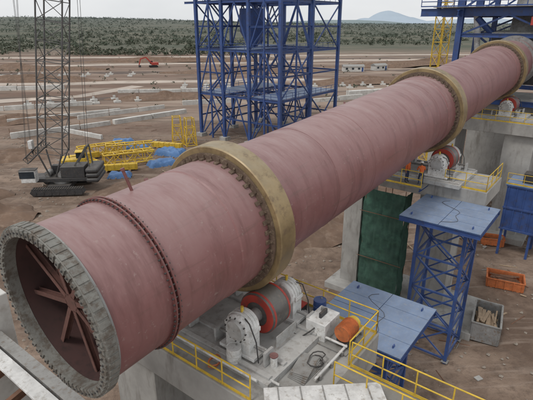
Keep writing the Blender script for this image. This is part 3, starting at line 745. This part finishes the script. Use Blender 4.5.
# ------------------------------------------------------------------ people
def worker(M_,J,helm):
    o=Obj('construction_worker',M_)
    names=list(J['pts']); me=D.meshes.new('body'); idx={n:i for i,n in enumerate(names)}
    me.from_pydata([J['pts'][n][0] for n in names],[(idx[a],idx[b]) for a,b in J['edges']],[])
    ob=D.objects.new('body_skin',me); scene.collection.objects.link(ob)
    ob.modifiers.new('s','SKIN'); ob.modifiers.new('u','SUBSURF').levels=2
    sv=me.skin_vertices[0].data
    for n in names: sv[idx[n]].radius=(J['pts'][n][1],)*2
    sv[idx['pelvis']].use_root=True
    bpy.context.view_layer.update()
    ev=ob.evaluated_get(bpy.context.evaluated_depsgraph_get()); nm=D.meshes.new_from_object(ev)
    D.objects.remove(ob)
    for m in(VEST,TROU,SKIN,DARK): nm.materials.append(m)
    def nearest(c):
        best=None;bd=9
        for a,b in J['edges']:
            p,q=V(J['pts'][a][0]),V(J['pts'][b][0]); t=max(0,min(1,(c-p).dot(q-p)/max(1e-6,(q-p).length_squared))); d=(p.lerp(q,t)-c).length
            if d<bd: bd=d;best=(a,b)
        return best
    for f in nm.polygons:
        a,b=nearest(f.center); s=a+b; f.use_smooth=True
        f.material_index=3 if 'toe' in s else 1 if ('knee' in s or 'hip' in s) else 2 if('palm' in s or 'neckt' in s) else 0
    hc=V(J['pts']['neckt'][0])+V((0,.03,.11)); 
    hd=o('head',SKIN); 
    prof=[(.01,-.115),(.05,-.105),(.07,-.06),(.078,0),(.08,.05),(.06,.095),(.01,.115)]
    q=Part('t',None); q.revz(prof,16); hd.poly([V((v.x*.92,v.y*1.12+(.015 if v.z<0 else 0),v.z))+hc for v in q.v],q.f)
    hd.poly([hc+V(p_) for p_ in((-.015,.085,-.02),(.015,.085,-.02),(0,.088,.03),(0,.115,-.02))],[(0,1,3),(1,2,3),(2,0,3),(0,2,1)])
    for s_ in(-1,1): hd.box(hc+V((s_*.078,0,-.005)),(.015,.03,.055)); o('eyes',HAIR).box(hc+V((s_*.03,.083,.02)),(.022,.01,.01))
    o('mouth',REDV).box(hc+V((0,.084,-.055)),(.045,.008,.01)); o('hair',HAIR).box(hc+V((0,-.05,-.02)),(.13,.07,.09))
    hl=o('helmet',helm); hl.revz([(.135,.035),(.128,.045),(.112,.05),(.108,.10),(.075,.145),(.01,.16)],20,hc); hl.box(hc+V((0,.14,.045)),(.15,.08,.012))
    for s_ in 'lr':
        pw=V(J['pts']['palm'+s_][0]); el=V(J['pts']['wri'+s_][0]); d=(pw-el).normalized(); a=d.cross(V((0,1,.2))).normalized()
        for i,L in enumerate((.065,.08,.085,.078)):
            b0=pw+d*.02+a*(i-1.5)*.02; m1=b0+d*L*.55; m2=m1+(d+V((0,.6,0))).normalized()*L*.5
            o('fingers',SKIN).cyl(b0,m1,.010,.009,n=6); o('fingers').cyl(m1,m2,.009,.007,n=6)
        t0=pw-a*.035; o('fingers').cyl(t0,t0+(d-a).normalized()*.05,.012,.009,n=6)
    em=o.done()
    bo=D.objects.new('body',nm); scene.collection.objects.link(bo); bo.parent=em
def pose(bend=0,arm='work',crouch=0):
    P={}
    z=.95-crouch
    def torso(x,y,zz):
        c,s=math.cos(bend),math.sin(bend); return (x,y*c+zz*s,z+zz*c-y*s)
    P['pelvis']=((0,-crouch*.4,z),.14); P['waist']=(torso(0,0,.15),.125); P['chest']=(torso(0,0,.38),.155); P['neckb']=(torso(0,0,.53),.075); P['neckt']=(torso(0,.01,.61),.055)
    for s_,e in(('l',-1),('r',1)):
        P['sho'+s_]=(torso(e*.19,0,.47),.068)
        if arm=='work':
            P['elb'+s_]=(torso(e*.26,.16,.27),.05); P['wri'+s_]=(torso(e*.17,.38,.30),.036); P['palm'+s_]=(torso(e*.15,.45,.31),.034)
        else:
            P['elb'+s_]=(torso(e*.26,.0,.20),.05); P['wri'+s_]=(torso(e*.27,.06,-.03),.036); P['palm'+s_]=(torso(e*.27,.08,-.10),.034)
        P['hip'+s_]=((e*.10,-crouch*.3,z-.07),.095); P['knee'+s_]=((e*.13,.03+crouch*.7,.50-crouch*.15),.068); P['ank'+s_]=((e*.13,-.02,.10),.047); P['toe'+s_]=((e*.14,.15,.045),.042)
    E=[('pelvis','waist'),('waist','chest'),('chest','neckb'),('neckb','neckt')]
    for s_ in 'lr': E+=[('chest','sho'+s_),('sho'+s_,'elb'+s_),('elb'+s_,'wri'+s_),('wri'+s_,'palm'+s_),('pelvis','hip'+s_),('hip'+s_,'knee'+s_),('knee'+s_,'ank'+s_),('ank'+s_,'toe'+s_)]
    return dict(pts=P,edges=E)
def kw(s,r,z,rz): return KG@Matrix.Translation(k(s,r,z))@Matrix.Rotation(math.radians(rz),4,'Z')
o=Obj('steel_walkway',KG); o('deck',GRAT).box(k(25.8,-.6,Z2-.04),(1.7,4.6,.07)); 
for r_ in(-2.7,1.5): o('brackets',BLUE).ibeam(k(25.0,r_,Z2-.2),k(26.7,r_,Z2-.2),.12,.24,.02)
railing(o('rails',YEL),[k(25.0,-2.8,Z2),k(25.0,1.6,Z2)]); o.done()
worker(kw(25.7,1.3,Z2,-60),pose(.40,'work',.12),HELM)
worker(kw(25.6,.3,Z2,170),pose(.1,'down',0),HELMY)
# ------------------------------------------------------------------ terrain
def terrain():
    vs=[];fs=[]; nx=300; ny=340
    for j in range(ny+1):
        t=j/ny
        if t<.3: y=-40+140*t/.3
        elif t<.55: y=100+300*(t-.3)/.25
        else: y=400+((t-.55)/.45)**2.4*9500
        for i in range(nx+1):
            u=i/nx*2-1; x=math.copysign(abs(u)**2.2*9000,u)
            vs.append((x,y,H(x,y)))
    for j in range(ny):
        for i in range(nx): a=j*(nx+1)+i; fs.append((a,a+1,a+nx+2,a+nx+1))
    me=D.meshes.new('ground'); me.from_pydata(vs,[],fs); me.materials.append(GROUND); me.polygons.foreach_set('use_smooth',[True]*len(fs))
    ob=D.objects.new('ground',me); scene.collection.objects.link(ob)
terrain()
def hill(cx,cy,rx,ry,hh,m,seed):
    n=70; vs=[];fs=[]
    for i in range(n+1):
        for j in range(n+1):
            u=i/n*2-1;v=j/n*2-1; r=min(1,math.hypot(u,v)); z=hh*(math.cos(r*math.pi)*.5+.5)*(1+.35*noise.noise(V((u*2+seed,v*2,0))))+hh*.1*noise.noise(V((u*7,v*7,seed)))*(1-r)
            vs.append((cx+u*rx,cy+v*ry,z-5))
    for i in range(n):
        for j in range(n): a=i*(n+1)+j; fs.append((a,a+1,a+n+2,a+n+1))
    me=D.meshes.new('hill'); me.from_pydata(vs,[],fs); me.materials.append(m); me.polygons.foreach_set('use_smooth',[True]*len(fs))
    ob=D.objects.new('distant_hill',me); scene.collection.objects.link(ob)
HAZE=mat('hazy_hill',(.36,.43,.50),rough=1,var=.05,scale=.002,bump=0)  # aerial haze painted in as a pale blue base colour
HAZE2=mat('hazy_ridge',(.20,.25,.26),rough=1,var=.10,scale=.004,bump=0)  # nearer ridges, haze also painted into the base colour
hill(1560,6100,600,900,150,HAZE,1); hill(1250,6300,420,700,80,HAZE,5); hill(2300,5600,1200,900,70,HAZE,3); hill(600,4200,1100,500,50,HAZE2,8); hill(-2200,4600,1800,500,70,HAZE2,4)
def scrub():
    FOL=D.materials.new('scrub_foliage'); t=nt(FOL); o=N(t,'ShaderNodeOutputMaterial'); b=N(t,'ShaderNodeBsdfPrincipled',Roughness=.9); t.links.new(b.outputs[0],o.inputs[0])
    g=N(t,'ShaderNodeNewGeometry'); n=noisen(t,g.outputs['Position'],.02,3,.7); n2=noisen(t,g.outputs['Position'],.4,2,.7)
    c=mixc(t,mrange(t,n,.35,.65),(.05,.068,.038),(.095,.095,.06)); c=mixc(t,mrange(t,n2,.4,.7,0,.6),c,(.033,.048,.026))
    s=N(t,'ShaderNodeSeparateXYZ'); t.links.new(g.outputs['Position'],s.inputs[0])
    c=mixc(t,mrange(t,s.outputs[1],450,3200,.08,.85),c,(.145,.18,.18)); t.links.new(c,b.inputs['Base Color'])  # far foliage fades to grey-green, haze painted into its colour
    vs=[];fs=[]; cnt=0
    while cnt<13500:
        if cnt<300: y=R.uniform(125,340); x=R.uniform(-.8,.8)*y; s0=R.uniform(.5,1.3)
        else:
            y=350+ (R.random()**1.5)*2500; x=R.uniform(-.95,.95)*y
            d=noise.noise(V((x*.006,y*.004,9)))+.5*noise.noise(V((x*.03,y*.02,2)))
            if y<620 and d<.2+(.25 if x>0 else 0)-(y-350)/450: continue
            if d<-.45: continue
            s0=R.uniform(1.2,3.2)*(1+ y/1800)
        cnt+=1; z0=H(x,y); q=16 if y<900 else 9
        for _ in range(q):
            th=R.random()*6.28; ph=R.uniform(-.1,1.4); rr=s0*R.uniform(.4,1.)
            c=V((x+rr*math.cos(th)*math.cos(ph),y+rr*math.sin(th)*math.cos(ph),z0+rr*math.sin(ph)*.9+.1)); l=s0*R.uniform(.25,.5); k0=len(vs)
            for _ in range(3): vs.append(c+V((R.uniform(-1,1),R.uniform(-1,1),R.uniform(-1,1)))*l)
            fs.append((k0,k0+1,k0+2))
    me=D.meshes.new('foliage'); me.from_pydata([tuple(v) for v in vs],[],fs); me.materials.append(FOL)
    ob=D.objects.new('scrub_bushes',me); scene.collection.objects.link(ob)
scrub()
# ------------------------------------------------------------------ light, sky, camera
w=D.worlds.new('World'); scene.world=w; w.use_nodes=True; t=w.node_tree; t.nodes.clear()
out=N(t,'ShaderNodeOutputWorld'); bg=N(t,'ShaderNodeBackground',Strength=.10); sk=t.nodes.new('ShaderNodeTexSky'); sk.sky_type='NISHITA'; sk.sun_disc=False
EL,AZ=58,225
sk.sun_elevation=math.radians(EL); sk.sun_rotation=math.radians(AZ); sk.dust_density=1.5; sk.air_density=1.0
hs=N(t,'ShaderNodeHueSaturation',Saturation=.35); t.links.new(sk.outputs[0],hs.inputs['Color'])
tcw=N(t,'ShaderNodeTexCoord'); cn=noisen(t,tcw.outputs['Generated'],2.2,4,.6,0,(1,1,3))
cl=mixc(t,mrange(t,cn,.35,.65),(8.2,8.4,8.6),(9.4,9.5,9.6))
mx=mixc(t,.85,hs.outputs[0],cl)
t.links.new(mx,bg.inputs[0]); t.links.new(bg.outputs[0],out.inputs[0])
sl=D.lights.new('sun','SUN'); sl.energy=1.3; sl.angle=math.radians(13); sl.color=(1,.97,.93); so=D.objects.new('sun',sl); scene.collection.objects.link(so)
dv=V((math.sin(math.radians(AZ))*math.cos(math.radians(EL)),math.cos(math.radians(AZ))*math.cos(math.radians(EL)),math.sin(math.radians(EL))))
so.rotation_euler=dv.to_track_quat('Z','Y').to_euler(); so.location=(0,0,60)
cam=D.cameras.new('camera'); co=D.objects.new('camera',cam); scene.collection.objects.link(co); co.location=(0,0,22); co.rotation_euler=(math.radians(69),0,0)
cam.sensor_width=36; cam.lens=31.14; cam.clip_end=20000; cam.clip_start=.1; scene.camera=co
scene.view_settings.view_transform='Standard'; scene.view_settings.look='None'; scene.view_settings.exposure=0
